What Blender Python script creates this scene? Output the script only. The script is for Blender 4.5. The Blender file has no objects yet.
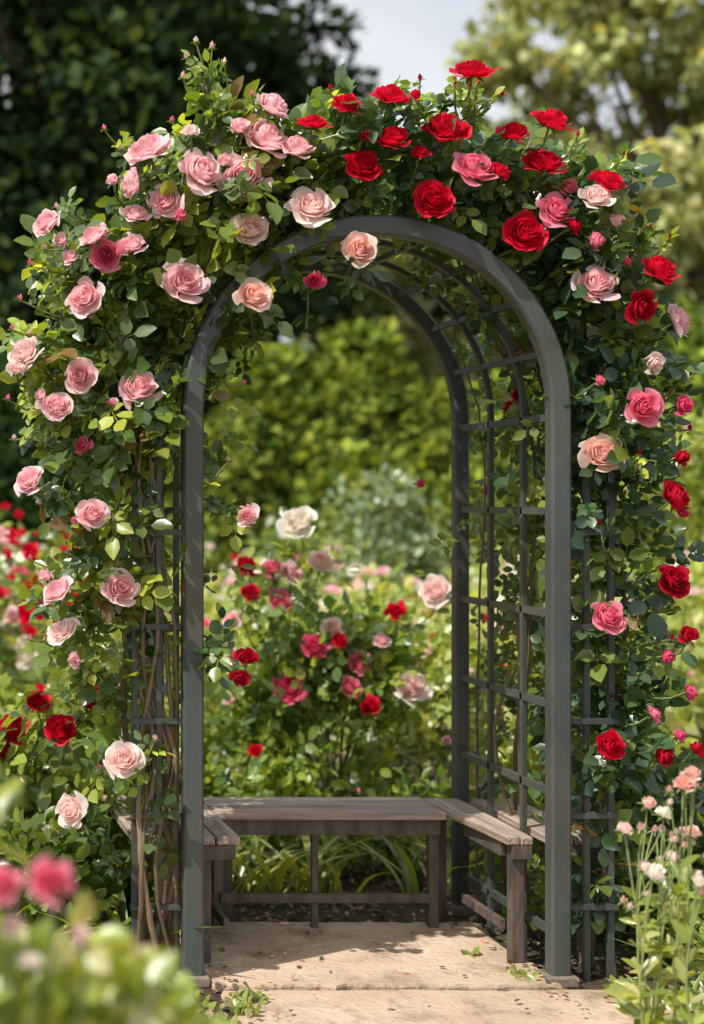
import bpy, math
import numpy as np
from mathutils import Vector
rng = np.random.default_rng(11)
scene = bpy.context.scene
SUN = np.array([-0.50, -0.29, 0.79]); SUN /= np.linalg.norm(SUN)

# ------------------------------------------------------------------ helpers
def nrm(a):
    return a / np.maximum(np.linalg.norm(a, axis=-1, keepdims=True), 1e-9)
def basis(d, n):
    y = nrm(d); x = nrm(np.cross(y, n)); z = np.cross(x, y)
    return np.stack([x, y, z], axis=-1)
def rdir(n):
    return nrm(rng.normal(size=(n, 3)))

class Batch:
    def __init__(s): s.V=[];s.F=[];s.C=[];s.M=[];s.n=0
    def add(s, v, f, c, m=0):
        v=np.asarray(v,float); f=np.asarray(f,int)
        c=np.broadcast_to(np.asarray(c,float),(len(v),3))
        s.V.append(v); s.F.append(f+s.n); s.C.append(c); s.M.append(np.full(len(f),m)); s.n+=len(v)
    def inst(s, pv, pf, T, R, S, C, m=0):
        n=len(T); k=len(pv); S=np.asarray(S,float)
        if S.ndim==1: S=S[:,None]
        P=pv[None]*S[:,None,:]
        V=np.einsum('nij,nkj->nki',R,P)+T[:,None,:]
        F=pf[None]+(np.arange(n)*k)[:,None,None]
        C=np.asarray(C)
        if C.ndim==2: C=np.repeat(C[:,None,:],k,axis=1)
        s.add(V.reshape(-1,3),F.reshape(-1,4),C.reshape(-1,3),m)
    def tube(s, pts, rad, c, m=0, k=6):
        pts=np.asarray(pts,float); n=len(pts); rad=np.broadcast_to(rad,(n,))
        t=nrm(np.gradient(pts,axis=0)); a=np.array([0.31,0.17,0.93]) if abs(t[0][2])<.8 else np.array([1.,.1,0])
        x=nrm(np.cross(t,a)); y=np.cross(t,x)
        ang=np.linspace(0,2*math.pi,k,endpoint=False)
        V=pts[:,None]+rad[:,None,None]*(np.cos(ang)[None,:,None]*x[:,None]+np.sin(ang)[None,:,None]*y[:,None])
        F=[]
        for i in range(n-1):
            for j in range(k):
                F.append([i*k+j,i*k+(j+1)%k,(i+1)*k+(j+1)%k,(i+1)*k+j])
        s.add(V.reshape(-1,3),F,c,m)
    def build(s, name, mats, smooth=True, parent=None):
        V=np.concatenate(s.V);F=np.concatenate(s.F);C=np.concatenate(s.C);M=np.concatenate(s.M)
        me=bpy.data.meshes.new(name)
        me.vertices.add(len(V)); me.vertices.foreach_set("co",V.astype(np.float32).ravel())
        me.loops.add(F.size); me.loops.foreach_set("vertex_index",F.astype(np.int32).ravel())
        me.polygons.add(len(F)); me.polygons.foreach_set("loop_start",(np.arange(len(F))*4).astype(np.int32))
        me.polygons.foreach_set("material_index",M.astype(np.int32))
        me.polygons.foreach_set("use_smooth",np.full(len(F),smooth))
        me.update(calc_edges=True)
        ca=me.color_attributes.new(name="Col",type='FLOAT_COLOR',domain='POINT')
        ca.data.foreach_set("color",np.concatenate([np.clip(C,0,1),np.ones((len(C),1))],1).astype(np.float32).ravel())
        for mt in mats: me.materials.append(mt)
        ob=bpy.data.objects.new(name,me); scene.collection.objects.link(ob)
        if parent: ob.parent=parent
        return ob

# ------------------------------------------------------------------ materials
def newmat(name):
    m=bpy.data.materials.new(name); m.use_nodes=True; nt=m.node_tree; nt.nodes.clear()
    return m,nt,nt.nodes,nt.links
def organic(name, rough, trans, ttint, spec=0.5, simple=False):
    m,nt,N,L=newmat(name)
    out=N.new('ShaderNodeOutputMaterial'); at=N.new('ShaderNodeAttribute'); at.attribute_name="Col"
    if simple:
        p=N.new('ShaderNodeBsdfDiffuse'); L.new(at.outputs['Color'],p.inputs['Color'])
    else:
        p=N.new('ShaderNodeBsdfPrincipled'); L.new(at.outputs['Color'],p.inputs['Base Color']); p.inputs['Roughness'].default_value=rough
        p.inputs['Specular IOR Level'].default_value=spec
    t=N.new('ShaderNodeBsdfTranslucent'); vt=N.new('ShaderNodeVectorMath'); vt.operation='MULTIPLY'; vt.inputs[1].default_value=ttint
    L.new(at.outputs['Color'],vt.inputs[0]); L.new(vt.outputs[0],t.inputs['Color'])
    mx=N.new('ShaderNodeMixShader'); mx.inputs[0].default_value=trans
    L.new(p.outputs[0],mx.inputs[1]); L.new(t.outputs[0],mx.inputs[2]); L.new(mx.outputs[0],out.inputs[0])
    return m
M_leaf=organic('rose_leaf',0.33,0.36,(2.4,2.1,0.65),0.75)
M_petal=organic('rose_petal',0.5,0.45,(1.03,1.0,1.0),0.25)
M_far=organic('tree_leaf',0.5,0.32,(2.0,1.8,0.7),0.4,True)
def surf(name, c1, c2, rough, scale, vec=(1,1,1), c3=None, bump=0.3, bscale=None, metallic=0.0, detail=8, spec=0.5, bdist=0.01, mottle=None):
    m,nt,N,L=newmat(name)
    out=N.new('ShaderNodeOutputMaterial'); tc=N.new('ShaderNodeTexCoord'); mp=N.new('ShaderNodeMapping'); mp.inputs['Scale'].default_value=vec
    L.new(tc.outputs['Object'],mp.inputs[0])
    nz=N.new('ShaderNodeTexNoise'); nz.inputs['Scale'].default_value=scale; nz.inputs['Detail'].default_value=detail; nz.inputs['Roughness'].default_value=.65
    L.new(mp.outputs[0],nz.inputs['Vector'])
    cr=N.new('ShaderNodeValToRGB'); cr.color_ramp.elements[0].position=.35; cr.color_ramp.elements[1].position=.68
    cr.color_ramp.elements[0].color=(*c1,1); cr.color_ramp.elements[1].color=(*c2,1)
    L.new(nz.outputs['Fac'],cr.inputs[0]); col=cr.outputs[0]
    if c3:
        n2=N.new('ShaderNodeTexNoise'); n2.inputs['Scale'].default_value=scale*.23; n2.inputs['Detail'].default_value=6
        L.new(tc.outputs['Object'],n2.inputs['Vector'])
        r2=N.new('ShaderNodeValToRGB'); r2.color_ramp.elements[0].position=.45; r2.color_ramp.elements[1].position=.68
        L.new(n2.outputs['Fac'],r2.inputs[0])
        mx=N.new('ShaderNodeMix'); mx.data_type='RGBA'; L.new(r2.outputs[0],mx.inputs[0]); L.new(col,mx.inputs[6]); mx.inputs[7].default_value=(*c3,1)
        col=mx.outputs[2]
    if mottle:   # darker noise mottling multiplied over the colour
        n4=N.new('ShaderNodeTexNoise'); n4.inputs['Scale'].default_value=mottle; n4.inputs['Detail'].default_value=10; n4.inputs['Roughness'].default_value=.75
        L.new(tc.outputs['Object'],n4.inputs['Vector'])
        r4=N.new('ShaderNodeValToRGB'); r4.color_ramp.elements[0].position=.50; r4.color_ramp.elements[1].position=.64
        r4.color_ramp.elements[0].color=(1,1,1,1); r4.color_ramp.elements[1].color=(.50,.47,.40,1)
        L.new(n4.outputs['Fac'],r4.inputs[0])
        m4=N.new('ShaderNodeMix'); m4.data_type='RGBA'; m4.blend_type='MULTIPLY'; m4.inputs[0].default_value=.9
        L.new(col,m4.inputs[6]); L.new(r4.outputs[0],m4.inputs[7]); col=m4.outputs[2]
    p=N.new('ShaderNodeBsdfPrincipled'); L.new(col,p.inputs['Base Color']); p.inputs['Roughness'].default_value=rough; p.inputs['Metallic'].default_value=metallic
    p.inputs['Specular IOR Level'].default_value=spec
    b=N.new('ShaderNodeBump'); b.inputs['Strength'].default_value=bump; b.inputs['Distance'].default_value=bdist
    n3=N.new('ShaderNodeTexNoise'); n3.inputs['Scale'].default_value=bscale or scale*2; n3.inputs['Detail'].default_value=8; L.new(mp.outputs[0],n3.inputs['Vector'])
    L.new(n3.outputs['Fac'],b.inputs['Height']); L.new(b.outputs[0],p.inputs['Normal']); L.new(p.outputs[0],out.inputs[0])
    return m
M_metal=surf('painted_iron',(0.045,0.056,0.055),(0.078,0.092,0.090),0.45,9,(1,1,.3),(0.09,0.085,0.065),0.15,60)
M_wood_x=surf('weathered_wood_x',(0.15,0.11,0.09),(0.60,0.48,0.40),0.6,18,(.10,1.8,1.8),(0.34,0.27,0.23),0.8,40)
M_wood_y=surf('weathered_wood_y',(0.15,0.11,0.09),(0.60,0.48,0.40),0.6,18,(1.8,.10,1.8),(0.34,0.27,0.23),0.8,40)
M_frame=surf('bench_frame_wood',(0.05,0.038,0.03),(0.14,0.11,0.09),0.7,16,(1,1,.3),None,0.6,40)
M_stone=surf('path_stone',(0.48,0.345,0.245),(0.66,0.51,0.385),0.85,4,(1,1,1),(0.38,0.28,0.195),0.8,40,bdist=.012,mottle=5)
M_plinth=surf('plinth_stone',(0.12,0.10,0.085),(0.25,0.2,0.16),0.85,20,bump=.5)
M_soil=surf('soil',(0.035,0.022,0.014),(0.10,0.065,0.04),0.95,6,(1,1,1),(0.05,0.075,0.02),1.0,30,bdist=.04)
M_bark=surf('bark',(0.05,0.035,0.022),(0.16,0.12,0.08),0.85,12,(3,3,.6),None,.8,30)
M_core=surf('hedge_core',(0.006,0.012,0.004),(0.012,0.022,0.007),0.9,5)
def attr_mat(name,rough):
    m,nt,N,L=newmat(name); out=N.new('ShaderNodeOutputMaterial'); at=N.new('ShaderNodeAttribute'); at.attribute_name="Col"
    p=N.new('ShaderNodeBsdfPrincipled'); p.inputs['Roughness'].default_value=rough
    nz=N.new('ShaderNodeTexNoise'); nz.inputs['Scale'].default_value=60; mr=N.new('ShaderNodeMapRange'); mr.inputs[3].default_value=.5; mr.inputs[4].default_value=1.5
    L.new(nz.outputs['Fac'],mr.inputs[0]); vm=N.new('ShaderNodeVectorMath'); vm.operation='SCALE'
    L.new(at.outputs['Color'],vm.inputs[0]); L.new(mr.outputs[0],vm.inputs['Scale']); L.new(vm.outputs[0],p.inputs['Base Color']); L.new(p.outputs[0],out.inputs[0]); return m
M_stem=attr_mat('cane',0.6)
MATS=[M_leaf,M_stem,M_petal]

# ------------------------------------------------------------------ prototypes
LV=np.array([[0,0,0],[0,.5,-.02],[0,1,-.12],[-.25,.24,.06],[-.31,.58,.06],[-.14,.87,-.03],[.25,.24,.06],[.31,.58,.06],[.14,.87,-.03]],float)
LF=np.array([[0,1,4,3],[1,2,5,4],[0,6,7,1],[1,7,8,2]])
KV=np.array([[0,0,0],[-.3,.5,.05],[0,1,-.08],[.3,.5,.05]],float); KF=np.array([[0,3,2,1]])
_t=np.linspace(0,1,6); BV=[];BF=[]
for i,t in enumerate(_t):
    w=.035*math.sin(math.pi*(.12+.86*t))**.7; y=t*.85; z=-.38*t**2.4
    BV+= [[-w,y,z+.4*w],[0,y,z],[w,y,z+.4*w]]
    if i<5:
        a=i*3; BF+=[[a,a+1,a+4,a+3],[a+1,a+2,a+5,a+4]]
BV=np.array(BV);BF=np.array(BF)
def rose_proto(npet, nu, nv, seed, openness=1.0):
    r=np.random.default_rng(seed); V=[];F=[];A=[];n=0
    for i in range(npet):
        t=i/(npet-1)
        R=(0.09+0.84*t**0.9)*openness; H=0.70-0.40*t**1.4
        R*=r.uniform(.88,1.10); H+=r.uniform(-.06,.06)
        tip=.78+.42*t*openness+r.uniform(-.08,.06); curl=.16*t**2.2
        P=np.array([[.03,-.12],[R*.85,-.10],[R*(1.02),H*.80],[R*tip,H-curl]])
        th0=i*2.39996+r.uniform(-.3,.3); A0=(1.2*(1-t)+.60*t)*r.uniform(.85,1.1)
        us=np.linspace(-1,1,nu+1); vs=np.linspace(0,1,nv+1)
        ph=r.uniform(0,6.28,3); am=.035+.085*t; tilt=r.uniform(-.13,.13)*t
        for v in vs:
            for u in us:
                ve=v*(1-.16*abs(u)**2.4)+ .035*math.cos(u*2.2*math.pi+ph[2]*.2)*v*t*0.7
                b=(1-ve)**3*P[0]+3*(1-ve)**2*ve*P[1]+3*(1-ve)*ve**2*P[2]+ve**3*P[3]
                wid=A0*(.45+.55*math.sin(min(ve,1)*math.pi*.6))
                rr=b[0]*(1+.10*u*(1-t*.4)); th=th0+u*wid
                zz=b[1]+am*math.sin(3.1*u+ph[0])*ve**2 - .06*t*abs(u)**2*ve + tilt*u*ve
                rr+=am*.8*math.sin(2.3*u+ph[1])*ve**2
                V.append([rr*math.cos(th),rr*math.sin(th),zz-.25]); A.append([t,ve])
        for a in range(nv):
            for b_ in range(nu):
                q=n+a*(nu+1)+b_; F.append([q,q+1,q+nu+2,q+nu+1])
        n+=(nu+1)*(nv+1)
    return np.array(V),np.array(F),np.array(A)
ROSES=[rose_proto(npt,6,6,s,o) for s,o,npt in ((1,1.0,38),(2,1.02,32),(3,.92,40),(4,.98,36),(21,.86,32),(22,1.0,42))]
HALF=[rose_proto(20,5,5,s,o) for s,o in ((5,.62),(6,.7),(25,.78))]
LOWR=[rose_proto(17,3,3,s,o) for s,o in ((7,1.0),(8,.9),(9,.75))]
BUD=rose_proto(9,4,4,10,.42)
KIND={'pink':((.97,.50,.56),(.98,.78,.80)),'pale':((.97,.66,.63),(.98,.89,.85)),'salmon':((.97,.54,.46),(.98,.79,.70)),
 'deep':((.85,.12,.27),(.93,.36,.48)),'red':((.52,.003,.020),(.88,.012,.060)),'crimson':((.34,.002,.016),(.68,.010,.045)),'magenta':((.72,.04,.16),(.88,.14,.30)),
 'white':((.93,.85,.70),(.95,.93,.88))}
def add_rose(b, pos, face, diam, kind, protos, calyx=True):
    pv,pf,pa=protos[rng.integers(len(protos))]
    c0,c1=[np.array(x) for x in KIND[kind]]
    k=np.clip(.20+.50*pa[:,0]+.55*(pa[:,1]-.5),0,1)[:,None]
    C=(c0*(1-k)+c1*k)*rng.uniform(.95,1.03)
    C=C*(1+.05*np.sin(pa[:,0]*97)[:,None])
    f=np.array(face,float)+rng.normal(size=3)*.12
    z=nrm(f); x=nrm(np.cross(z,rdir(1)[0])); y=np.cross(z,x); R=np.stack([x,y,z],-1)[None]
    b.inst(pv,pf,np.array([pos]),R,np.array([[diam/2*rng.uniform(.92,1.05),diam/2*rng.uniform(.92,1.05),diam/2*rng.uniform(.85,1.1)]]),C[None],2)
    if calyx:
        d=[]
        for a in range(5):
            an=a*1.2566; d.append(x*math.cos(an)+y*math.sin(an)-z*.25)
        d=np.array(d); b.inst(LV*np.array([.55,1,1]),LF,np.repeat((pos-z*diam*.16)[None],5,0),basis(d,np.repeat(z[None],5,0)),np.full(5,diam*.36),np.tile([.10,.17,.04],(5,1)),0)
PAL_L=np.array([[.15,.23,.045],[.21,.29,.05],[.085,.155,.04],[.34,.39,.065],[.13,.20,.08],[.050,.10,.035]])
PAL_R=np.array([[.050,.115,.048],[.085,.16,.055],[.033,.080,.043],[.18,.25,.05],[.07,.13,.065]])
def pal(p,n,j=.18):
    return p[rng.integers(len(p),size=n)]*(1+rng.normal(size=(n,1))*j)
def compound(b,P,D,Nn,S,C,five=True):
    R=basis(D,Nn); x=R[:,:,0]; d=R[:,:,1]; z=R[:,:,2]
    items=[(1.0,0,1.0,0),(.55,1,.85,1.0),(.55,-1,.85,1.0)]
    if five: items+=[(.12,1,.65,1.2),(.12,-1,.65,1.2)]
    for off,side,sz,spread in items:
        dd=nrm(d*(1 if side==0 else .55)+x*side*spread+z*rng.normal(size=(len(P),1))*.18)
        nn=nrm(z+rng.normal(size=z.shape)*.28)
        T=P+d*S[:,None]*off*1.1+x*side*S[:,None]*.06
        b.inst(LV,LF,T,basis(dd,nn),np.stack([S*sz*rng.uniform(.95,1.25,len(P)),S*sz*rng.uniform(.85,1.1,len(P)),S*sz*rng.uniform(.3,1.6,len(P))],-1),C*(1+rng.normal(size=(len(P),1))*.10),0)
    rv=np.array([[-.012,0,0],[.012,0,0],[.012,1.2,0],[-.012,1.2,0]]); b.inst(rv,np.array([[0,1,2,3]]),P,R,S,C*.9,0)

# ------------------------------------------------------------------ arbor dimensions (metres)
YF,YR=5.0,5.84; XL,XR=1.03,2.23; XC=1.63; RAD=.60; ZS=1.885; CAMH=1.59
PX=305.0
def E(u,v,y=5.0):   # image pixel coordinates projected from the camera -> metres, on a plane y
    s=y/1525.0
    return np.array([(u+122)*s,y,CAMH-(v-499)*s])

def sweep(b,y0,y1,w,rad=RAD,z0=0.0,c=(.1,.1,.1)):
    pts=[];nor=[]
    pts.append((XC-rad,z0));nor.append((-1,0))
    for i in range(1,8): pts.append((XC-rad,z0+(ZS-z0)*i/8));nor.append((-1,0))
    for i in range(41):
        a=math.pi-math.pi*i/40; pts.append((XC+rad*math.cos(a),ZS+rad*math.sin(a)));nor.append((math.cos(a),math.sin(a)))
    for i in range(7,-1,-1): pts.append((XC+rad,z0+(ZS-z0)*i/8));nor.append((1,0))
    V=[];F=[];bv=min(w,y1-y0)*.12
    sec=[(-w/2+bv,y0),(w/2-bv,y0),(w/2,y0+bv),(w/2,y1-bv),(w/2-bv,y1),(-w/2+bv,y1),(-w/2,y1-bv),(-w/2,y0+bv)]
    for (x,z),(nx,nz) in zip(pts,nor):
        for s_,yy in sec: V.append([x+nx*s_,yy,z+nz*s_])
    n=len(pts)
    for i in range(n-1):
        for j in range(8): F.append([i*8+j,(i+1)*8+j,(i+1)*8+(j+1)%8,i*8+(j+1)%8])
    b.add(V,F,c)
def box(b,x0,x1,y0,y1,z0,z1,c=(.2,.2,.2),m=0):
    V=np.array([[x,y,z] for z in (z0,z1) for x,y in ((x0,y0),(x1,y0),(x1,y1),(x0,y1))],float)
    b.add(V,[[0,3,2,1],[4,5,6,7],[0,1,5,4],[1,2,6,5],[2,3,7,6],[3,0,4,7]],c,m)
def bevel(o,w=.003,s=2):
    md=o.modifiers.new('bevel','BEVEL'); md.width=w; md.segments=s; md.limit_method='ANGLE'
def empty(name,loc=(0,0,0)):
    e=bpy.data.objects.new(name,None); e.empty_display_size=.2; scene.collection.objects.link(e); return e

arb=empty('garden_arbor')
b=Batch(); sweep(b,YF-.03,YF+.03,.066); b.build('front_arch',[M_metal],False,arb)
b=Batch(); sweep(b,YR-.025,YR+.025,.054); b.build('rear_arch',[M_metal],False,arb)
b=Batch()
for y in (5.27,5.55): sweep(b,y-.010,y+.010,.020,z0=.0)
b.build('hoops',[M_metal],False,arb)
b=Batch()
for X in (XL,XR):
    for z in (.16,.62,.91,1.21,1.55,1.86):
        box(b,X-.010,X+.010,YF+.031,YR-.026,z-.012,z+.012)
for i in range(1,10):
    a=math.pi*i/10; x=XC+RAD*math.cos(a); z=ZS+RAD*math.sin(a)
    box(b,x-.010,x+.010,YF+.031,YR-.026,z-.010,z+.010)
for sgn,X in ((-1,XL),(1,XR)):
    for k,dx in enumerate((.105,.185)):
        xx=X+sgn*dx; box(b,xx-.009,xx+.009,YF+.02,YF+.038,0,1.80-.1*k)
    for z in (.25,.55,.86,1.17,1.48):
        x0,x1=sorted((X+sgn*.034,X+sgn*.2)); box(b,x0,x1,YF+.002,YF+.0195,z-.009,z+.009)
o=b.build('rungs',[M_metal],False,arb)
b=Batch()
for X in (XL,XR):
    box(b,X-.05,X+.05,YF-.05,YF+.05,0,.035); box(b,X-.042,X+.042,YR-.042,YR+.042,0,.04)
o=b.build('post_plinths',[M_plinth],False,arb); bevel(o,.006)

ben=empty('garden_bench')
def plate(b,pts,z0,z1):
    V=[[x,y,z] for z in (z0,z1) for x,y in pts]
    b.add(V,[[0,3,2,1],[4,5,6,7],[0,1,5,4],[1,2,6,5],[2,3,7,6],[3,0,4,7]],(.2,.2,.2))
b=Batch()
for i,(y0,y1) in enumerate(((5.53,5.635),(5.642,5.74),(5.747,5.81))):
    plate(b,[(1.222,y0),(2.062,y0),(2.062,y1),(1.222,y1)],.425+.001*i,.452+.0015*i)
o=b.build('rear_seat_planks',[M_wood_x],False,ben); bevel(o,.004)
b=Batch()
for x0,x1,dz in ((.86,.925,0),(.93,1.005,.002),(1.055,1.135,.001),(1.14,1.218,.002)):
    plate(b,[(x0,5.13),(x1,5.13),(x1,5.86),(x0,5.86)],.425,.452+dz)
for (xa,xb,xc,xd,dz) in ((2.118,2.160,2.066,2.130,.002),(2.164,2.205,2.134,2.205,0),(2.255,2.34,2.255,2.33,.002),(2.345,2.44,2.335,2.42,0)):
    plate(b,[(xa,5.13),(xb,5.13),(xd,5.80),(xc,5.80)],.425,.452+dz)
o=b.build('side_seat_planks',[M_wood_y],False,ben); bevel(o,.004)
b=Batch()
box(b,1.23,2.05,5.555,5.58,.365,.424); box(b,1.23,2.05,5.775,5.80,.36,.424)
box(b,1.25,2.02,5.562,5.578,.115,.150)
for x in (1.245,2.035): box(b,x-.018,x+.018,5.581,5.615,0,.424)
box(b,1.588,1.612,5.5795,5.60,0.0,.365)
for x in (1.30,2.10): box(b,x-.026,x+.026,5.70,5.75,0,.424)
for x in (1.105,2.165): box(b,x-.022,x+.022,5.155,5.20,0,.424)
for x in (.89,2.40): box(b,x-.02,x+.02,5.155,5.195,0,.424); box(b,x-.02,x+.02,5.76,5.80,0,.424)
for x0,x1 in ((.87,1.0),(1.058,1.205),(2.135,2.203),(2.257,2.425)): box(b,x0,x1,5.132,5.152,.375,.424)
for x in (1.19,2.135): box(b,x-.011,x+.011,5.21,5.54,.37,.424); box(b,x-.010,x+.010,5.21,5.56,.12,.155)
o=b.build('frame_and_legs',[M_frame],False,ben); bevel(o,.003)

# ------------------------------------------------------------------ ground + path
b=Batch(); b.add([[-400,-100,0],[400,-100,0],[400,700,0],[-400,700,0]],[[0,1,2,3]],(.1,.1,.1)); b.build('ground',[M_soil],False)
pth=Batch()
def slab(x0,x1,y0,y1,zt):
    n=26; pts=[]
    def j(): return rng.normal()*.008
    for i in range(n): pts.append([x0+(x1-x0)*i/n,y0+j()])
    for i in range(n): pts.append([x1+j(),y0+(y1-y0)*i/n])
    for i in range(n): pts.append([x1-(x1-x0)*i/n,y1+j()])
    for i in range(n): pts.append([x0+j(),y1-(y1-y0)*i/n])
    pts=np.array(pts); c=np.array([(x0+x1)/2,(y0+y1)/2]); N_=len(pts)
    rings=[(1,-.03),(1,zt-.008),(.992,zt),(.5,zt+.001),(.02,zt+.001)]
    V=[]
    for s_,z in rings:
        q=c+(pts-c)*s_; V.append(np.c_[q,np.full(N_,z)])
    V=np.concatenate(V);F=[]
    for r_ in range(4):
        for i in range(N_): F.append([r_*N_+i,r_*N_+(i+1)%N_,(r_+1)*N_+(i+1)%N_,(r_+1)*N_+i])
    pth.add(V,F,(.4,.4,.4))
slab(1.085,2.215,4.93,5.66,.020)
for (x0,x1,y0,y1) in ((1.10,2.50,3.75,4.91),(1.06,1.85,2.6,3.735),(1.865,2.55,2.6,3.735),(1.1,2.5,1.4,2.585),(1.1,1.8,.2,1.385),(1.815,2.5,.2,1.385),(1.1,2.5,-1.2,.185),(1.1,2.5,-3,-1.215)):
    slab(x0,x1,y0,y1,.010+rng.uniform(0,.003))
pth.build('stone_path',[M_stone],False)

# ------------------------------------------------------------------ climbing roses
def arch_dist(P):
    x=P[:,0]-XC; z=P[:,2]-ZS
    r=np.where(z>0,np.hypot(x,z),np.abs(x)); return r-RAD
def fill(b,cen,rad,n,palette,size,cull=True,gap=0.0,flat=.8):
    n=max(int(n),2)
    u=rdir(n)*(rng.random(n)**.42)[:,None]; P=cen+u*np.array([rad,rad*flat,rad])
    D=nrm(u*.9+rdir(n)*.9+np.array([0,-.25,-.15])); Nn=nrm(u*.45+SUN*.6+rdir(n)*.55+np.array([0,-.2,0]))
    S=size*rng.uniform(.55,1.15,n)
    k=np.ones(n,bool)
    if cull:
        tip=P+D*S[:,None]*1.5; dmin=np.minimum(arch_dist(P),arch_dist(tip))
        k=dmin>.035+gap
        u0=P[:,0]*PX-122; keepfront=(u0<325)&(P[:,2]>1.95)
        k|=(keepfront&(dmin>-.10))
        front=(P[:,1]<5.0)&(np.minimum(np.abs(arch_dist(P)),np.abs(arch_dist(tip)))<.05)&~keepfront
        k&=~front
        k|=(rng.random(n)<.02)
    P,D,Nn,S=P[k],D[k],Nn[k],S[k]
    if len(P)==0: return
    sun_tone=.78+.3*np.clip((u[k]@SUN)+.3,0,1)  # sunlight put into leaf colour: sun side of each clump tinted lighter
    C=pal(palette,len(P))*sun_tone[:,None]
    young=rng.random(len(P))<.03; C[young]=np.array([.22,.14,.05])
    compound(b,P,D,Nn,S,C)

L_bl=[(255,150,42),(215,150,38),(300,150,42),(235,118,24),(170,195,42),(230,200,46),(290,215,42),(135,215,36),(92,250,30),(115,280,42),(170,285,46),(222,275,42),(262,262,30),
 (75,330,26),(112,350,46),(160,365,46),(195,325,36),(228,325,20),(62,400,24),(108,425,44),(152,440,40),(172,400,32),
 (75,490,24),(110,510,40),(156,520,34),(90,570,34),(140,590,40),(165,630,26),(85,640,24),(122,660,34),(155,690,22),(60,610,18),
 (140,740,24),(112,770,22),(150,800,16),(120,850,18),(100,700,24),(330,140,34),(330,180,28),(345,205,18),(50,360,18),(52,445,16),(60,260,18),(40,345,14),(45,490,14)]
R_bl=[(370,120,30),(385,165,30),(415,125,32),(430,170,32),(470,120,26),(475,165,40),(515,150,30),(510,195,40),(550,180,42),(600,190,34),(560,235,36),(600,255,42),(632,230,22),
 (590,305,40),(625,305,34),(605,365,42),(642,375,26),(590,420,36),(625,435,40),(655,420,18),(595,490,36),(630,505,38),(662,480,18),(605,555,32),(640,570,30),(665,555,14),
 (600,625,28),(635,640,30),(620,700,32),(655,700,18),(602,750,28),(640,755,28),(612,815,26),(595,880,22),(625,890,24),(610,940,20),(658,330,18),(648,280,22)]
lf=Batch(); rt=Batch()
for (u,v,r) in L_bl:
    c=E(u,v); rr=r/PX; yy=5.05+rng.uniform(-.05,.1)
    n=29*(r/40)**2+3
    if v>480: n*=.72
    if v>640: n*=.8
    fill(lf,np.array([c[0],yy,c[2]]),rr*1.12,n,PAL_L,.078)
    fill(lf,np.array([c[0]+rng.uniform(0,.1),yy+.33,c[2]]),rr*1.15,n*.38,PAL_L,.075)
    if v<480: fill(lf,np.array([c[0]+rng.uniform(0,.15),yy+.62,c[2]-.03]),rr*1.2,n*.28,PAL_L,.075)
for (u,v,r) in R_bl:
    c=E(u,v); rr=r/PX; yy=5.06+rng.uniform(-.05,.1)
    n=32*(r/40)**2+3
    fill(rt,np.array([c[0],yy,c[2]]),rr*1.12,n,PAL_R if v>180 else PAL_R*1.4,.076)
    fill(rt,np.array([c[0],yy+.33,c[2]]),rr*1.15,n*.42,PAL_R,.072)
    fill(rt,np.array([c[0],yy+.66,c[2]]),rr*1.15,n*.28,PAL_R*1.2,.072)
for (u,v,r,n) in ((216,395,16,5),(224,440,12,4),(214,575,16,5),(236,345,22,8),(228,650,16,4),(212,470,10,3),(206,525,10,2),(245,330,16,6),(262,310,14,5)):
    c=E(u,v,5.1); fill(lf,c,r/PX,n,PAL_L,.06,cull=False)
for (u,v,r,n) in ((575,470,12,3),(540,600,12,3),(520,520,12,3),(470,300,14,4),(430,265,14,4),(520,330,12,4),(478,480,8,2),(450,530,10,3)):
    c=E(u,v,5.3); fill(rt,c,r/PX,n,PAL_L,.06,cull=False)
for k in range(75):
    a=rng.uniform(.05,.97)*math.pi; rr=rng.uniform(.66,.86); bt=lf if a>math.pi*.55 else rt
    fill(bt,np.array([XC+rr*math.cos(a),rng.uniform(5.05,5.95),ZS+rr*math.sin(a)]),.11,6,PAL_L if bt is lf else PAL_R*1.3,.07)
for k in range(75):
    fill(rt,np.array([rng.uniform(2.27,2.42),rng.uniform(5.1,5.9),rng.uniform(.15,1.95)]),.10,5,PAL_L,.062)
for k in range(10):
    fill(lf,np.array([rng.uniform(.82,.98),rng.uniform(4.98,5.9),rng.uniform(.3,1.3)]),.09,5,PAL_L,.065)
def cane(b,pts,r0,r1,c,wig=.012,n=26):
    pts=np.array(pts,float); t=np.linspace(0,len(pts)-1,n)
    Q=[]
    pp=np.vstack([2*pts[0]-pts[1],pts,2*pts[-1]-pts[-2]])
    for tt in t:
        i=min(int(tt),len(pts)-2); f=tt-i; p0,p1,p2,p3=pp[i],pp[i+1],pp[i+2],pp[i+3]
        Q.append(.5*((2*p1)+(-p0+p2)*f+(2*p0-5*p1+4*p2-p3)*f*f+(-p0+3*p1-3*p2+p3)*f**3))
    Q=np.array(Q)+rng.normal(size=(n,3))*wig*np.linspace(.3,1,n)[:,None]*.35
    b.tube(Q,np.linspace(r0,r1,n),c,1,7); return Q
brown=(.15,.10,.06); tan=(.23,.165,.10)
for i in range(12):
    x0=.84+.015*i+rng.normal()*.012; y0=5.0+rng.uniform(-.03,.28)
    pts=[(x0,y0,-.02)]+[(min(x0-.03*k*.3+rng.normal()*.045,.985),y0+rng.normal()*.03,.38*k) for k in range(1,5)]
    pts+=[(x0+rng.uniform(-.15,.03),y0,1.95),(x0+rng.uniform(-.05,.25),y0+.1,2.25)]
    cane(lf,pts,rng.uniform(.008,.016),.004,brown if i%2 else tan,n=34)
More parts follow.
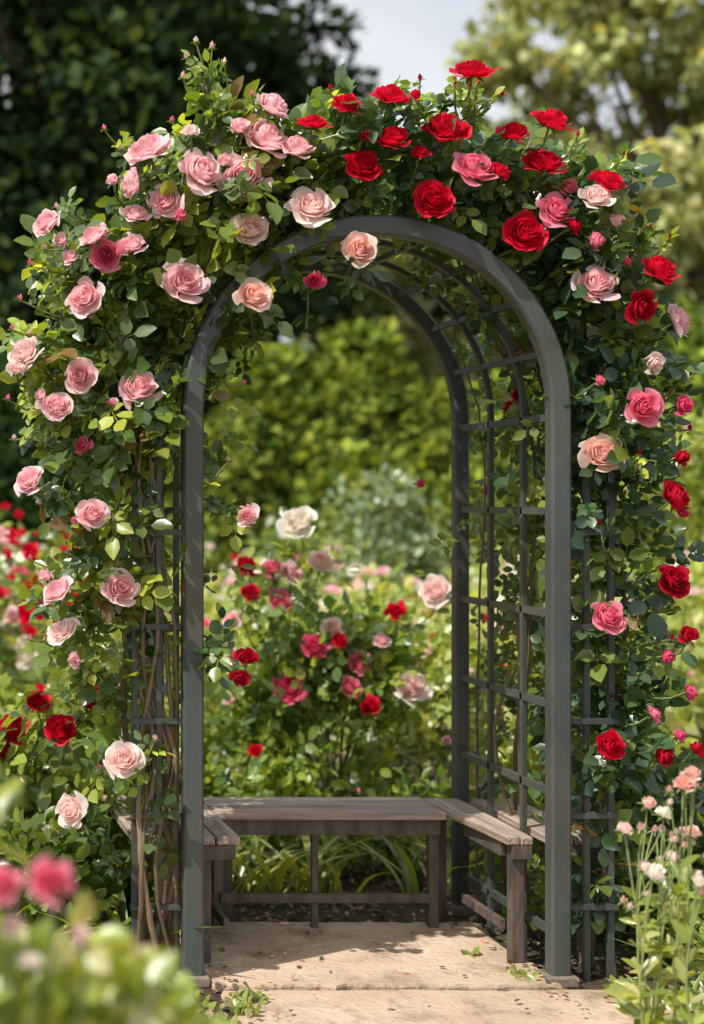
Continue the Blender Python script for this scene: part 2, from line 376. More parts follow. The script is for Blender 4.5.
for i in range(7):
    x0=2.36+rng.uniform(-.03,.12); y0=5.08+rng.uniform(-.03,.6)
    pts=[(x0,y0,-.02)]+[(x0+rng.normal()*.04,y0+rng.normal()*.03,.38*k) for k in range(1,5)]
    pts+=[(x0-rng.uniform(0,.08),y0,1.95),(x0-.25,y0+.05,2.5)]
    cane(rt,pts,rng.uniform(.007,.012),.004,brown,n=34)
for i in range(3):
    x0=2.25+rng.uniform(-.02,.05); y0=rng.uniform(5.2,5.8)
    cane(rt,[(x0,y0,0),(x0+.03,y0+.08,.6),(x0-.01,y0-.05,1.2),(x0+.02,y0,1.8),(XC+.48,y0,2.4)],.006,.003,brown)
def up(u,v): return np.array([(u-375)/500.0,-.85,.45 if v>230 else .75])
PK=[(148,147,50,'pink',(-.5,-.7,.8)),(131,183,38,'pink',0),(165,200,38,'pink',0),(202,170,48,'pink',(.1,-1,.5)),(243,176,48,'pink',(0,-1,.3)),(267,136,54,'pink',(.2,-.75,.8)),(298,146,38,'pink',0),
(273,104,44,'pink',(.2,-.5,.9)),(250,228,46,'pale',(-.1,-1,.3)),(311,205,48,'pale',(-.1,-1,.4)),(360,248,40,'salmon',(-.1,-1,.2)),(46,222,34,'pink',(-.9,-.5,.5)),(92,235,36,'pink',0),(106,255,32,'deep',(-.1,-.6,-.4)),(130,244,32,'pink',0),
(84,297,38,'pink',(-.5,-.9,.2)),(184,281,50,'pink',(-.1,-1,.3)),(254,294,38,'salmon',(0,-1,.3)),(24,352,38,'pale',(-.8,-.6,.3)),(80,376,38,'pink',(-.3,-1,.1)),(139,387,48,'pink',(0,-1,.4)),(56,405,34,'pink',0),(28,480,34,'pink',(-.6,-.6,.5)),
(93,513,36,'pink',(-.2,-1,.3)),(82,445,24,'deep',0),(56,590,36,'pink',0),(120,588,42,'pink',(-.1,-1,.3)),(62,630,34,'pale',0),(247,515,30,'pink',(.1,-.9,0)),(124,759,42,'pale',(0,-.8,.6)),(70,810,34,'pale',0),(240,125,30,'pink',0),(135,213,32,'pink',0),(100,232,26,'pink',0),(224,160,26,'pink',0),(70,256,22,'pink',0),(112,404,22,'pink',0),
(112,180,22,'pink',0),(180,215,24,'deep',0),(60,240,20,'pink',0),(15,368,22,'pale',0),(40,395,20,'pink',0),(78,520,20,'deep',0),(45,575,22,'pink',0),(190,130,24,'pale',0),(75,660,20,'pink',0)]
RD=[(557,209,40,'deep',(.1,-.8,.5)),(597,283,42,'pink',(0,-1,.3)),(602,453,42,'salmon',(-.1,-.95,.4)),(596,196,34,'pale',(.1,-.7,.5)),(617,220,30,'pink',0),(680,320,36,'pink',(.7,-.6,.3)),(684,405,30,'magenta',(.4,-.8,0)),
(644,407,36,'deep',(0,-1,.2)),(609,616,34,'deep',(0,-1,.3)),(655,363,28,'pale',(.2,-.8,0)),(476,167,44,'deep',(.1,-.9,.5)),(570,186,26,'deep',0),
(347,103,40,'red',(0,-.7,.8)),(391,94,42,'red',(.1,-.6,.8)),(313,122,32,'red',0),(363,164,40,'red',(-.1,-1,.4)),(391,137,40,'red',(0,-.85,.6)),(434,198,46,'red',(0,-1,.3)),(446,127,50,'red',(0,-.75,.75)),(473,69,42,'red',(0,-.5,.9)),
(514,131,36,'red',(.1,-.55,.9)),(544,161,42,'red',(.1,-.7,.7)),(552,119,40,'red',(.2,-.5,.9)),(526,232,44,'red',(0,-1,.3)),(610,180,42,'red',(.4,-.7,.6)),(661,268,42,'red',(.5,-.6,.5)),(643,307,38,'crimson',(.3,-1,0)),(597,240,26,'deep',0),
(682,457,28,'crimson',(.6,-.8,.2)),(677,497,36,'crimson',(.4,-.8,.4)),(675,580,38,'crimson',(.2,-.9,.3)),(690,635,28,'crimson',0),(668,657,24,'magenta',0),(611,745,38,'red',(0,-1,.3)),(665,757,30,'crimson',0),(691,692,24,'magenta',0),
(680,735,22,'magenta',0),(697,748,28,'crimson',0),(600,380,18,'deep',0),(420,152,24,'red',0),(365,135,24,'red',0),(655,714,22,'deep',0),(247,657,30,'crimson',(0,-.8,.2)),(241,679,24,'crimson',(.1,-.6,-.3)),(315,280,26,'magenta',(0,-.8,-.3)),(500,170,24,'red',0),(575,225,22,'red',0),(625,260,20,'magenta',0),(415,95,20,'red',0)]
def flowers(b,lst,proto,half):
    for (u,v,d,k,f) in lst:
        c=E(u,v,4.9+rng.uniform(-.03,.03)); c=np.array(c)
        face=np.array(f,float) if f!=0 else up(u,v)+rng.normal(size=3)*.3
        pr=half if d<31 else proto
        diam=d/PX*1.02*(1.15 if d<31 else 1)*rng.uniform(.92,1.05)
        add_rose(b,c,face,diam,k,pr)
        inner=np.array([XC+(c[0]-XC)*.86,5.12,c[2]-.13 if c[2]>1.2 else c[2]-.10])
        if 225<u<330 and v>500: inner=np.array([XL+.02,5.08,c[2]+.06])
        z=nrm(face); st=c-z*diam*.17
        cane(b,[st,st-z*.05+np.array([0,.02,-.02]),(st+inner)/2+np.array([0,.03,.01]),inner],.0034,.005,(.13,.19,.06),wig=.004,n=9)
        n=5; P=st+(inner-st)*rng.uniform(.15,1,(n,1))+rng.normal(size=(n,3))*.02; P[:,1]+=.03
        compound(b,P,nrm(rdir(n)+np.array([0,-.2,.0])),nrm(rdir(n)*.4+SUN+np.array([0,-.4,0])),rng.uniform(.045,.07,n),pal(PAL_L if b is lf else PAL_R,n))
flowers(lf,PK,ROSES,HALF); flowers(rt,RD,ROSES,HALF)
for (x,y,z,d,k) in ((2.32,5.6,1.93,.09,'red'),(2.30,5.75,1.62,.07,'magenta'),(2.35,5.4,1.1,.08,'crimson'),(2.10,5.9,1.65,.07,'magenta'),(2.2,5.9,.66,.07,'pink'),(2.27,5.4,2.1,.07,'salmon'),(2.22,5.3,1.95,.08,'crimson'),(1.9,5.6,2.6,.1,'red'),(1.5,5.7,2.65,.1,'pink'),(1.15,5.7,2.45,.1,'pink'),(.8,5.6,2.0,.1,'pink'),(.72,5.5,1.5,.1,'pink'),(2.5,5.6,2.1,.1,'red'),(2.6,5.5,1.5,.1,'crimson')):
    add_rose(lf if k=='pink' else rt,np.array([x,y,z]),np.array([rng.normal()*.3,-1,.1]),d,k,HALF)
def bud(b,base,tip,k,d=.03):
    base=np.array(base);tip=np.array(tip); cane(b,[base,(base+tip)/2+rng.normal(size=3)*.01,tip],.0045,.0026,(.20,.20,.06),wig=.002,n=8)
    add_rose(b,tip+np.array([0,0,.01]),np.array([rng.normal()*.2,-.1,1]),d,k,[BUD])
    n=4; P=base+(tip-base)*rng.uniform(.1,.85,(n,1)); compound(b,P,nrm(rdir(n)+np.array([0,0,.6])),nrm(rdir(n)*.5+SUN),np.full(n,.045),pal(PAL_L*1.4,n))
for (u,v,bu,bv,k) in ((186,58,215,125,'salmon'),(212,48,212,120,'salmon'),(200,72,218,130,'pale'),(224,64,225,135,'salmon'),(205,92,225,145,'salmon'),(183,78,205,125,'salmon'),(196,42,210,115,'pale')):
    bud(lf,E(bu,bv,5.02),E(u,v,5.0),k,.055)
for (u,v,bu,bv) in ((470,88,468,130),(502,96,470,120),(478,84,474,135),(640,258,630,300),(698,372,665,400),(690,378,660,400),(640,455,620,460),(330,90,335,130),(578,136,570,170),(624,156,600,190),(600,525,610,560),(650,600,640,630),(420,80,418,125),(455,86,462,130),(650,230,630,260),(670,240,640,270),(690,430,655,440),(672,640,640,650)):
    bud(rt,E(bu,bv,5.02),E(u,v,4.97),'crimson',.05)
for (u,v,bu,bv) in ((30,335,70,350),(12,330,60,345),(36,490,80,510),(56,208,100,235),(44,250,95,260),(100,770,130,800),(40,505,85,520),(155,740,140,780),(228,462,205,490),(244,385,215,380),(14,440,60,450),(104,130,150,180),(172,122,200,160),(30,265,75,275),(20,300,75,320),(8,400,55,410),(30,560,75,580),(30,640,75,650),(120,150,160,190),(252,96,255,130)):
    bud(lf,E(bu,bv,5.02),E(u,v,4.97),'deep' if rng.random()<.6 else 'pink',.05)
lf.build('climbing_pink_rose',MATS); rt.build('climbing_red_rose',MATS)

# ------------------------------------------------------------------ shrubs & beds
G_mid=np.array([[.14,.22,.045],[.21,.29,.05],[.085,.155,.04],[.29,.36,.06]])
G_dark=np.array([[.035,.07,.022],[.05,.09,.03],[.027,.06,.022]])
G_lite=np.array([[.33,.40,.08],[.40,.46,.13],[.22,.31,.065],[.48,.49,.22]])
G_grey=np.array([[.20,.27,.15],[.27,.33,.21],[.13,.19,.10]])
def shrub(name,cx,cy,rx,ry,h,nl,size,palette,fl=(),ncl=14,mode='compound',fd=.09,z0=.05,explicit=(),low=True,stems=True):
    b=Batch(); cl=[]
    for i in range(ncl):
        a=rng.uniform(0,6.283); q=rng.random()**.5; z=rng.uniform(z0,1)**.8
        s_=math.sqrt(max(0.15,1-(max(z-.45,0)/.62)**2))
        c=np.array([cx+math.cos(a)*q*rx*s_*.85,cy+math.sin(a)*q*ry*s_*.85,h*(z*.88)]); cl.append(c)
        rr=min(rx,ry,h)*rng.uniform(.25,.42); n=nl//ncl
        u=rdir(n)*(rng.random(n)**.45)[:,None]; P=c+u*rr; P[:,2]=np.abs(P[:,2])+.01
        D=nrm(u+rdir(n)*.8+np.array([0,0,.15])); Nn=nrm(SUN*.6+u*.4+rdir(n)*.55)
        S=size*rng.uniform(.6,1.2,n); C=pal(palette,n)*rng.uniform(.75,1.2)
        if mode=='compound': compound(b,P,D,Nn,S,C,five=False)
        elif mode=='leaf': b.inst(LV,LF,P,basis(D,Nn),S,C,0)
        else: b.inst(KV,KF,P,basis(D,Nn),S,C,0)
        if stems:
            cane(b,[(cx+rng.normal()*rx*.15,cy+rng.normal()*ry*.15,0),(cx*.5+c[0]*.5,cy*.5+c[1]*.5,c[2]*.5),c],.007,.003,(.12,.14,.06),n=8)
    pr=LOWR if low else ROSES
    for k,cnt in fl:
        for i in range(cnt):
            c=cl[rng.integers(len(cl))]; dd=rdir(1)[0]; dd[2]=abs(dd[2])*1.1+.15; dd=nrm(dd+np.array([0,-.35,0]))
            p=c+dd*min(rx,ry,h)*rng.uniform(.38,.55); p[2]=min(max(p[2],.1),h*1.1)
            add_rose(b,p,dd+np.array([0,-.4,.2]),fd*rng.uniform(.7,1.15),k,pr,calyx=False)
    for (x,y,z,d,k) in explicit:
        p=np.array([x,y,z]); add_rose(b,p,np.array([-.2+rng.normal()*.3,-.9,.6]),d,k,ROSES)
        cane(b,[p-np.array([0,-.03,.03]),p+np.array([rng.normal()*.03,.06,-.12]),(cx+(x-cx)*.7,cy,max(z-.3,.1))],.003,.004,(.11,.16,.05),n=7)
        n=7; P=p+rng.normal(size=(n,3))*.05+np.array([0,.05,-.07]); compound(b,P,nrm(rdir(n)+np.array([0,-.2,.1])),nrm(rdir(n)*.4+SUN),np.full(n,size),pal(palette,n),False)
    return b.build(name,MATS)
def ex(lst,y):
    o=[]
    for (u,v,d,k) in lst:
        yy=y+rng.uniform(-.10,.06); p=E(u,v,yy); o.append((p[0],p[1],p[2],d*yy/1525*1.0,k))
    return o
shrub('rose_bush',2.10,7.15,.55,.42,1.08,1350,.072,G_mid,(('deep',3),('pale',2)),26,explicit=ex([(280,600,32,'deep'),(289,686,34,'magenta'),(315,645,28,'magenta'),(351,687,32,'deep'),(248,566,24,'crimson'),(250,592,22,'crimson'),(322,560,36,'pale'),(298,522,36,'white'),(360,663,26,'deep'),(412,687,36,'pale'),(370,705,22,'red'),(334,627,24,'pale'),(292,572,26,'pink'),(272,568,22,'deep'),(435,590,32,'pale'),(340,640,18,'red'),(382,640,18,'pink'),(232,620,20,'pink'),(395,610,20,'red'),(225,655,22,'pale'),(255,750,18,'red')],6.78))
shrub('rose_bush',2.85,7.8,.5,.4,.95,900,.07,G_lite*.8,(('pale',8),('white',5),('red',4)),20,fd=.10)
shrub('rose_bush',1.40,8.1,.5,.4,.95,900,.07,G_lite*.8,(('red',5),('pink',4),('white',5)),18,fd=.10)
shrub('peony_plant',.50,5.75,.36,.32,.72,800,.085,G_mid*.8,(),16,mode='leaf',explicit=ex([(12,728,40,'red'),(38,700,34,'red'),(60,728,38,'red'),(92,696,26,'red'),(-20,715,36,'red'),(82,684,22,'crimson'),(5,750,24,'crimson')],5.5))
shrub('garden_shrub',.75,6.5,.5,.4,.85,1000,.075,G_lite*.8,(('red',6),('pink',3)),18)
shrub('garden_shrub',.15,6.9,.5,.4,.9,900,.075,G_mid,(('red',8),('white',2)),16)
shrub('garden_shrub',.95,5.85,.3,.3,.5,380,.065,G_mid*.8,(),10)
shrub('garden_shrub',.50,5.25,.3,.22,.42,380,.065,G_mid*.8,(('pale',2),),10)
shrub('garden_shrub',2.78,5.65,.3,.35,.62,450,.065,G_dark*1.8,(('deep',2),),12)
shrub('garden_shrub',3.0,5.1,.3,.3,.45,340,.065,G_mid,(),10)
shrub('garden_shrub',3.1,6.6,.45,.4,.85,700,.07,G_lite,(('white',8),('pink',6)),14)
shrub('low_shrub',1.45,6.5,.35,.25,.48,500,.07,G_mid,(),12,mode='leaf')
shrub('low_shrub',2.0,6.45,.35,.22,.42,450,.07,G_mid*.8,(),12,mode='leaf')
shrub('low_shrub',2.5,6.5,.35,.3,.5,450,.07,G_mid,(),12,mode='leaf')
def blades(name,spots,n,L,palette,fl=None):
    b=Batch()
    for (x,y) in spots:
        a=rng.uniform(0,6.283,n); t=rng.uniform(.7,1.5,n)
        D=np.stack([np.cos(a)*.6,np.sin(a)*.6,t],-1); Nn=np.stack([-np.cos(a),-np.sin(a),np.full(n,.6)],-1)
        P=np.stack([x+rng.normal(size=n)*.05,y+rng.normal(size=n)*.05,np.zeros(n)],-1)
        b.inst(BV,BF,P,basis(D,Nn),L*rng.uniform(.6,1.1,n),pal(palette,n),0)
        if fl:
            for i in range(fl[1]):
                p=np.array([x+rng.normal()*.12,y+rng.normal()*.12,L*rng.uniform(.9,1.25)])
                cane(b,[(x,y,0),(x*.5+p[0]*.5,y,p[2]*.6),p],.004,.003,(.1,.15,.05),n=6); add_rose(b,p,np.array([rng.normal()*.3,-.5,.8]),.10,fl[0],LOWR,False)
    return b.build(name,MATS)
blades('daylily_clump',[(rng.uniform(-.4,1.2),rng.uniform(7.3,9)) for i in range(20)],30,1.0,G_mid*1.2,('red',3))
blades('daylily_clump',[(rng.uniform(1.25,2.6),rng.uniform(6.0,6.4)) for i in range(7)],14,.42,G_lite*.7)
blades('daylily_clump',[(rng.uniform(.2,.85),rng.uniform(5.0,5.5)) for i in range(6)],16,.42,G_mid)
blades('daylily_clump',[(rng.uniform(2.5,3.1),rng.uniform(4.8,5.6)) for i in range(7)],14,.34,G_mid)
def border(name,x0,x1,y0,y1,h,nplants,fl,palette,size=.09,fd=.13,nf=4,nl=110):
    b=Batch(); ks=list(fl)
    for i in range(nplants):
        x=rng.uniform(x0,x1);y=rng.uniform(y0,y1);hh=h*rng.uniform(.7,1.15); n=nl
        u=rdir(n)*(rng.random(n)**.4)[:,None]; P=np.array([x,y,hh*.55])+u*np.array([.35,.35,hh*.5]); P[:,2]=np.abs(P[:,2])
        b.inst(KV,KF,P,basis(nrm(u+rdir(n)),nrm(SUN*.7+rdir(n)*.6)),size*rng.uniform(.7,1.5,n),pal(palette,n),0)
        for j in range(nf):
            a=rdir(1)[0]; a[2]=abs(a[2]); p=np.array([x,y,hh*.62])+a*np.array([.38,.38,hh*.5])
            add_rose(b,p,a+np.array([0,-.5,.4]),fd*rng.uniform(.6,1.2),ks[rng.integers(len(ks))],LOWR,False)
    return b.build(name,MATS)
border('flower_border',-1,4.5,8.7,11.5,.95,80,('pale','pink','red','white','white','deep','white'),G_lite*.9,nf=4)
border('flower_border',3.0,7.0,8.7,12,1.05,70,('pale','white','pink','white','pale'),G_lite,nf=4)
border('red_flower_border',-1.2,1.3,8.4,10.2,1.25,40,('red','red','red','pink'),G_mid,nf=7)
border('flower_border',-1,9,12,15,1.0,110,('pale','white','pink','white'),G_lite,size=.12,fd=.15,nf=3,nl=90)
shrub('grey_leaf_shrub',4.15,12.2,.75,.6,1.85,3200,.10,G_grey,(),30,mode='kite',stems=False)
shrub('grey_leaf_shrub',3.3,12.6,.6,.5,1.4,1900,.10,G_mid,(),20,mode='kite',stems=False)
shrub('tall_shrub',5.6,11.0,.9,.7,2.3,3800,.10,G_lite,(('pale',6),),34,mode='kite',stems=False)
shrub('tall_shrub',4.6,9.6,.5,.5,1.5,1700,.09,G_lite,(('pale',8),),20,mode='kite',stems=False)
shrub('tall_shrub',.3,12.4,1.0,.7,1.8,3200,.10,G_mid*.8,(),30,mode='kite',stems=False)
shrub('tall_shrub',2.0,12.8,.8,.6,1.6,2600,.10,G_mid,(('pink',5),),26,mode='kite',stems=False)

def hedge(name,mounds,palette,dens,size):
    # row of merged rounded shrubs: (cx, cy, rx, ry, h)
    b=Batch()
    for (cx,cy,rx,ry,h) in mounds:
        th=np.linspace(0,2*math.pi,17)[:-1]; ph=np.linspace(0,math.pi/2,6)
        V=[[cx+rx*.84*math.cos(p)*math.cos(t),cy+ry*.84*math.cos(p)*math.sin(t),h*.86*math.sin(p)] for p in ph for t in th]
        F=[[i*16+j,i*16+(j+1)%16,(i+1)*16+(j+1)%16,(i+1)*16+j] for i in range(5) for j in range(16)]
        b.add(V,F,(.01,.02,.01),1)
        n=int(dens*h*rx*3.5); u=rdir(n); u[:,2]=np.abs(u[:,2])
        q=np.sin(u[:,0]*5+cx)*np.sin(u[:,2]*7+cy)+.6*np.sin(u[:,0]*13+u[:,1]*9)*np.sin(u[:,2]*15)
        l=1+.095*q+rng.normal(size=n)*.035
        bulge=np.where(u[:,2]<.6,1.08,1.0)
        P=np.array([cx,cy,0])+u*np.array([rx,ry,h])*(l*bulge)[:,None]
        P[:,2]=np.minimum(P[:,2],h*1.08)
        b.inst(KV,KF,P,basis(nrm(rdir(n)+u*.5),nrm(u*.8+rdir(n)*.6)),size*rng.uniform(.6,1.4,n),pal(palette,n,.3)*(.72+.4*u[:,2:3]),0)  # light from above painted in: leaf colour paler upwards, darker at the foot
    return b.build(name,[M_far,M_core])
G_hedge=np.array([[.20,.25,.04],[.14,.20,.035],[.30,.34,.06],[.06,.10,.022]])
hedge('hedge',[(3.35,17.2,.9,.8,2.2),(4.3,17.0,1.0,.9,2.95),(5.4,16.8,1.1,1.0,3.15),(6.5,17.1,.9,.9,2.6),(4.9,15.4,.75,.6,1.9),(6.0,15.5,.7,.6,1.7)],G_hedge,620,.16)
hedge('hedge',[(-3,18.2,1.3,1,2.9),(-1.2,18,1.3,1,3.2),(.4,18,1.2,1,3.0),(1.8,18.2,1.2,1,3.2),(2.9,18.3,1.0,1,3.0)],G_dark,600,.17)  # shaded row: its shade is put into the darker leaf colours
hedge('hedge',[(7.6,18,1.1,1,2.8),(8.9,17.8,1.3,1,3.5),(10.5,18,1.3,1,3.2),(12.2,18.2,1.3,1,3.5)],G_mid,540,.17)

# ------------------------------------------------------------------ trees
def tree(name,x,y,h,cr,cz,ch,palette,ncl=80,nl=240,size=.24,trunk=.25):
    b=Batch()
    n=14; tp=np.array([[x+math.sin(i*.5)*.1,y,(cz+ch*.5)*i/(n-1)] for i in range(n)])
    b.tube(tp,np.linspace(trunk,trunk*.25,n),(.1,.08,.05),1,9)
    for i in range(ncl):
        u=rdir(1)[0]*(rng.random()**.38); c=np.array([x+u[0]*cr,y+u[1]*cr,cz+u[2]*ch])
        rr=cr*rng.uniform(.16,.28)
        if i%4==0:
            z0=max(1.2,c[2]-cr*.7); s0=np.array([x,y,min(z0,cz+ch*.4)]); m=(s0+c)/2+np.array([0,0,-.2]); b.tube([s0,m,c],[trunk*.35,trunk*.2,.03],(.1,.08,.05),1,5)
        v=rdir(nl)*(rng.random(nl)**.5)[:,None]; P=c+v*rr*np.array([1.15,1.15,.75])
        tone=rng.uniform(.6,1.3)
        b.inst(KV,KF,P,basis(nrm(v+rdir(nl)+np.array([0,0,-.2])),nrm(SUN*.4+v*.5+rdir(nl)*.6)),size*rng.uniform(.6,1.3,nl),pal(palette,nl)*tone,0)
    return b.build(name,[M_far,M_bark])
T_dark=np.array([[.026,.048,.022],[.038,.065,.026],[.018,.036,.018],[.065,.095,.035]])
T_olive=np.array([[.33,.36,.16],[.40,.42,.20],[.25,.30,.13],[.47,.46,.25]])
T_mid=np.array([[.12,.18,.09],[.16,.22,.11],[.10,.15,.08]])
tree('tree',2.6,23,13,3.6,7.0,5.8,T_dark,125,170,.29,.35)
tree('tree',-3,25,14,4.5,7.5,6.5,T_dark,100,160,.33,.35)
tree('tree',6.1,27,9,2.3,4.7,4.2,T_dark*1.8,55,150,.29,.25)
tree('tree',4.9,25,12,2.7,8.2,4.2,T_dark,85,160,.29,.25)
tree('tree',10.9,29,9,2.7,4.6,3.9,T_olive*.85,80,160,.29,.22)
tree('tree',13.4,26,13,3.0,7.6,5.6,T_olive,120,170,.29,.3)
tree('tree',19,30,13,4.5,7,6,T_mid,80,160,.33,.3)
b=Batch()
for i in range(420):
    x=rng.uniform(-30,60);y=rng.uniform(44,58);z=rng.uniform(.5,8.2)*(1+.12*math.sin(x*.5)); n=60
    v=rdir(n); P=np.array([x,y,z])+v*rng.uniform(1.2,2.0); tone=rng.uniform(.7,1.3)
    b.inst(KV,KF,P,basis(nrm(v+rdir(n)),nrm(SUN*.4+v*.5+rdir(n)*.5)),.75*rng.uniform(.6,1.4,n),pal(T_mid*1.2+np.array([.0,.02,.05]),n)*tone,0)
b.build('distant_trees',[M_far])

# ------------------------------------------------------------------ foreground plants
fg=Batch()
G_fg=np.array([[.34,.40,.07],[.42,.46,.10],[.22,.30,.06],[.28,.36,.08],[.5,.5,.3]])
for (x,y,z,r,n) in ((.20,2.25,.84,.10,80),(.33,2.3,.80,.10,80),(.08,2.25,.88,.11,80),(.42,2.35,.74,.09,70),(.25,2.25,.70,.14,110),(-.05,2.2,.85,.15,90),(.38,2.3,.60,.12,90),(.1,2.3,.55,.2,110),(.30,2.3,.92,.04,14),(.17,2.5,1.06,.05,16),(.36,2.2,.88,.04,14)):
    u=rdir(n)*(rng.random(n)**.4)[:,None]; P=np.array([x,y,z])+u*r
    fg.inst(LV,LF,P,basis(nrm(u+rdir(n)*.7+np.array([0,0,.3])),nrm(SUN*.6+rdir(n)*.6)),.068*rng.uniform(.7,1.2,n),pal(G_fg,n),0)
    cane(fg,[(.18,2.25,0),(.18*.5+x*.5,y,z*.5),(x,y,z)],.006,.003,(.1,.14,.05),n=8)
for (u,v,d,k) in ((52,880,44,'deep'),(2,884,40,'deep'),(-60,870,60,'deep'),(80,935,24,'pale'),(30,960,26,'white'),(12,925,22,'pale')):
    p=E(u,v,2.12); add_rose(fg,p,np.array([0,-.7,.7]),d*2.2/1525,k,ROSES); cane(fg,[p,p-np.array([0,0,.1]),(.18,2.25,.5)],.003,.004,(.1,.14,.05),n=7)
fg.build('foreground_rose_bush',MATS)
fr=Batch()
for i in range(26):
    by=rng.uniform(3.95,4.35); bx=(rng.uniform(645,770)+122)*by/1525; h=rng.uniform(.45,.86)
    tip=np.array([bx+rng.normal()*.05,by+rng.normal()*.05,h]); Q=cane(fr,[(bx,by,0),((bx+tip[0])/2+rng.normal()*.02,by,h*.5),tip],.004,.0022,(.22,.28,.09),wig=.004,n=12)
    n=20; idx=np.minimum((rng.random(n)**1.1*9).astype(int),8); P=Q[idx]; a=rdir(n); a[:,2]=abs(a[:,2])*.7+.1
    fr.inst(LV*np.array([.6,1,1]),LF,P,basis(nrm(a),nrm(rdir(n)*.4+SUN)),rng.uniform(.045,.095,n),pal(G_lite*.8,n),0)
    if i%4!=3: add_rose(fr,tip+np.array([0,-.01,.01]),np.array([rng.normal()*.3,-.5,.9]),rng.uniform(.06,.09),('salmon','white','pale')[i%3],HALF)
    for j in range(2):
        t2=tip+np.array([rng.normal()*.05,rng.normal()*.03,-rng.uniform(-.03,.10)]); cane(fr,[Q[8],t2],.002,.002,(.22,.28,.09),n=4); add_rose(fr,t2,np.array([rng.normal()*.5,-.3,1]),.055,('salmon','pale')[j],[BUD])
fr.build('budding_perennial',MATS)

# ------------------------------------------------------------------ litter, mulch, low weeds
mb=Batch(); n=9000
P=np.stack([rng.uniform(-.2,3.6,n),rng.uniform(4.2,7.2,n),rng.uniform(.004,.028,n)],-1)
sx=np.abs(P[:,0]-1.65); near=rng.random(n)<np.exp(-(0.56-sx)/.045)
k=~((P[:,0]>1.09)&(P[:,0]<2.21)&(P[:,1]>4.92)&(P[:,1]<5.62)&(rng.random(n)>.02)&~near)&~((P[:,0]>1.13)&(P[:,0]<2.46)&(P[:,1]<4.92)&(rng.random(n)>.01)); P=P[k]; n=len(P)
D=rdir(n); D[:,2]*=.25; mp_=np.array([[.14,.085,.05],[.08,.05,.03],[.22,.15,.09],[.30,.21,.13]])
mb.inst(KV*np.array([.9,1,1]),KF,P,basis(nrm(D),nrm(np.array([0,0,1.])+rdir(n)*.35)),rng.uniform(.015,.045,n),pal(mp_,n),0)
mb.build('bark_mulch',[M_stem])
lb=Batch(); n=170
P=np.stack([rng.uniform(1.1,2.4,n),rng.uniform(4.0,5.6,n),np.full(n,.026)],-1)
ed=rng.random(n)<.75; P[ed,0]=np.where(rng.random(ed.sum())<.5,1.12+rng.exponential(.05,ed.sum()),2.19-rng.exponential(.05,ed.sum()))
D=rdir(n);D[:,2]*=.1
lc=np.array([[.14,.09,.04],[.22,.15,.06],[.14,.14,.04],[.85,.50,.50],[.10,.06,.03]])
lb.inst(LV,LF,P,basis(nrm(D),nrm(np.array([0,0,1.])+rdir(n)*.2)),rng.uniform(.010,.028,n),pal(lc,n),0)
lb.build('fallen_leaves',[M_leaf])
gb=Batch()
for (x,y,r,n) in ((1.16,4.80,.05,60),(1.12,4.7,.05,60),(2.12,5.03,.05,20),(2.52,4.75,.12,100),(2.42,4.92,.05,30),(.9,4.7,.15,130),(.75,4.9,.2,150),(2.7,4.8,.2,130),(2.05,5.25,.03,10),(2.35,4.85,.04,16)):
    P=np.stack([x+rng.normal(size=n)*r*.5,y+rng.normal(size=n)*r*.5,np.full(n,.012)],-1); D=rdir(n); D[:,2]=abs(D[:,2])+.3
    gb.inst(LV,LF,P,basis(nrm(D),nrm(rdir(n)*.4+SUN)),rng.uniform(.016,.045,n),pal(G_lite*.7,n),0)
gb.build('ground_cover_plants',[M_leaf])

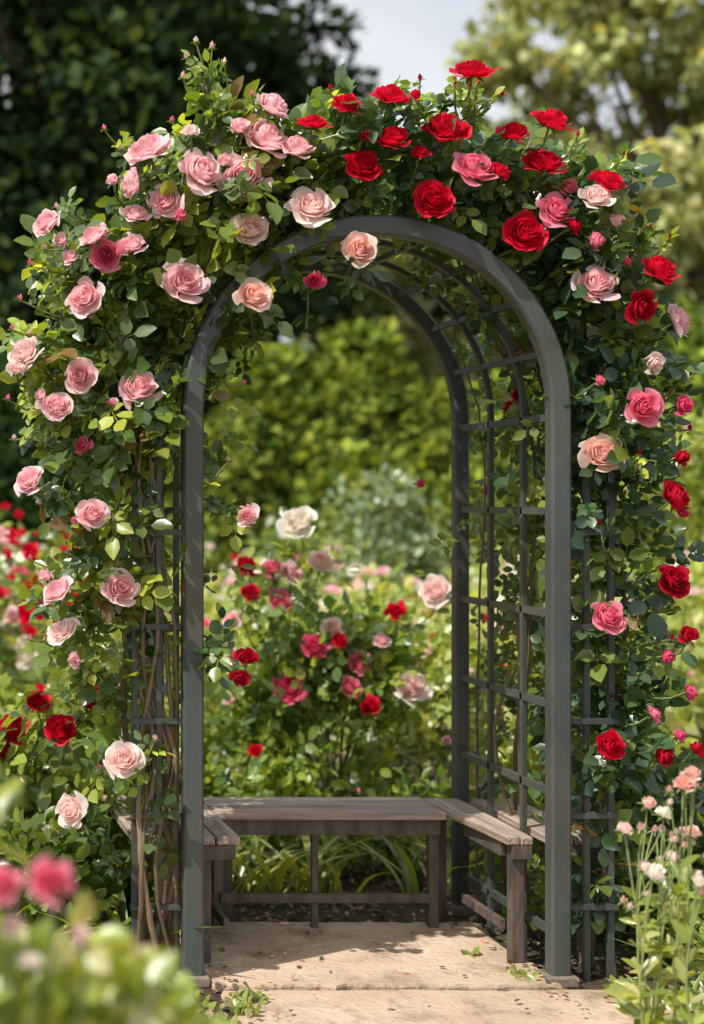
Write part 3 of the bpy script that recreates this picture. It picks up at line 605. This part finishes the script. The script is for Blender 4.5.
# ------------------------------------------------------------------ light, world, camera
w=bpy.data.worlds.new("World"); scene.world=w; w.use_nodes=True; nt=w.node_tree
bg=nt.nodes.get('Background') or nt.nodes.new('ShaderNodeBackground')
sk=nt.nodes.new('ShaderNodeTexSky'); sk.sky_type='NISHITA'; sk.sun_disc=False
sk.sun_elevation=math.asin(SUN[2]); sk.sun_rotation=math.atan2(SUN[0],SUN[1]); sk.dust_density=2.0; sk.air_density=1.0; sk.ozone_density=1.0
tc=nt.nodes.new('ShaderNodeTexCoord'); mp=nt.nodes.new('ShaderNodeMapping'); mp.inputs['Scale'].default_value=(1,1,2.5)
nz=nt.nodes.new('ShaderNodeTexNoise'); nz.inputs['Scale'].default_value=2.6; nz.inputs['Detail'].default_value=5
rp=nt.nodes.new('ShaderNodeMapRange'); rp.inputs[1].default_value=.35; rp.inputs[2].default_value=.65; rp.inputs[3].default_value=.35; rp.inputs[4].default_value=.85
mx=nt.nodes.new('ShaderNodeMix'); mx.data_type='RGBA'; mx.inputs[7].default_value=(7.3,7.1,6.9,1)
nt.links.new(tc.outputs['Generated'],mp.inputs[0]); nt.links.new(mp.outputs[0],nz.inputs['Vector']); nt.links.new(nz.outputs['Fac'],rp.inputs[0])
nt.links.new(rp.outputs[0],mx.inputs[0]); nt.links.new(sk.outputs[0],mx.inputs[6])
nt.links.new(mx.outputs[2],bg.inputs['Color']); bg.inputs['Strength'].default_value=.15
sl=bpy.data.lights.new('sun','SUN'); sl.energy=5.0; sl.angle=math.radians(.5); sl.color=(1,.95,.85)
so=bpy.data.objects.new('sun',sl); scene.collection.objects.link(so); so.rotation_euler=Vector(SUN).to_track_quat('Z','Y').to_euler()
cam=bpy.data.cameras.new('camera'); co=bpy.data.objects.new('camera',cam); scene.collection.objects.link(co)
co.location=(0,0,CAMH); co.rotation_euler=(math.radians(90),0,0)
cam.sensor_fit='VERTICAL'; cam.sensor_height=36; cam.lens=1525/1024*36
cam.shift_x=474/1024; cam.shift_y=-13/1024; cam.clip_end=2000; cam.clip_start=.05
cam.dof.use_dof=True; cam.dof.focus_distance=4.98; cam.dof.aperture_fstop=1.45
scene.camera=co
scene.view_settings.view_transform='Standard'; scene.view_settings.look='None'; scene.view_settings.exposure=0
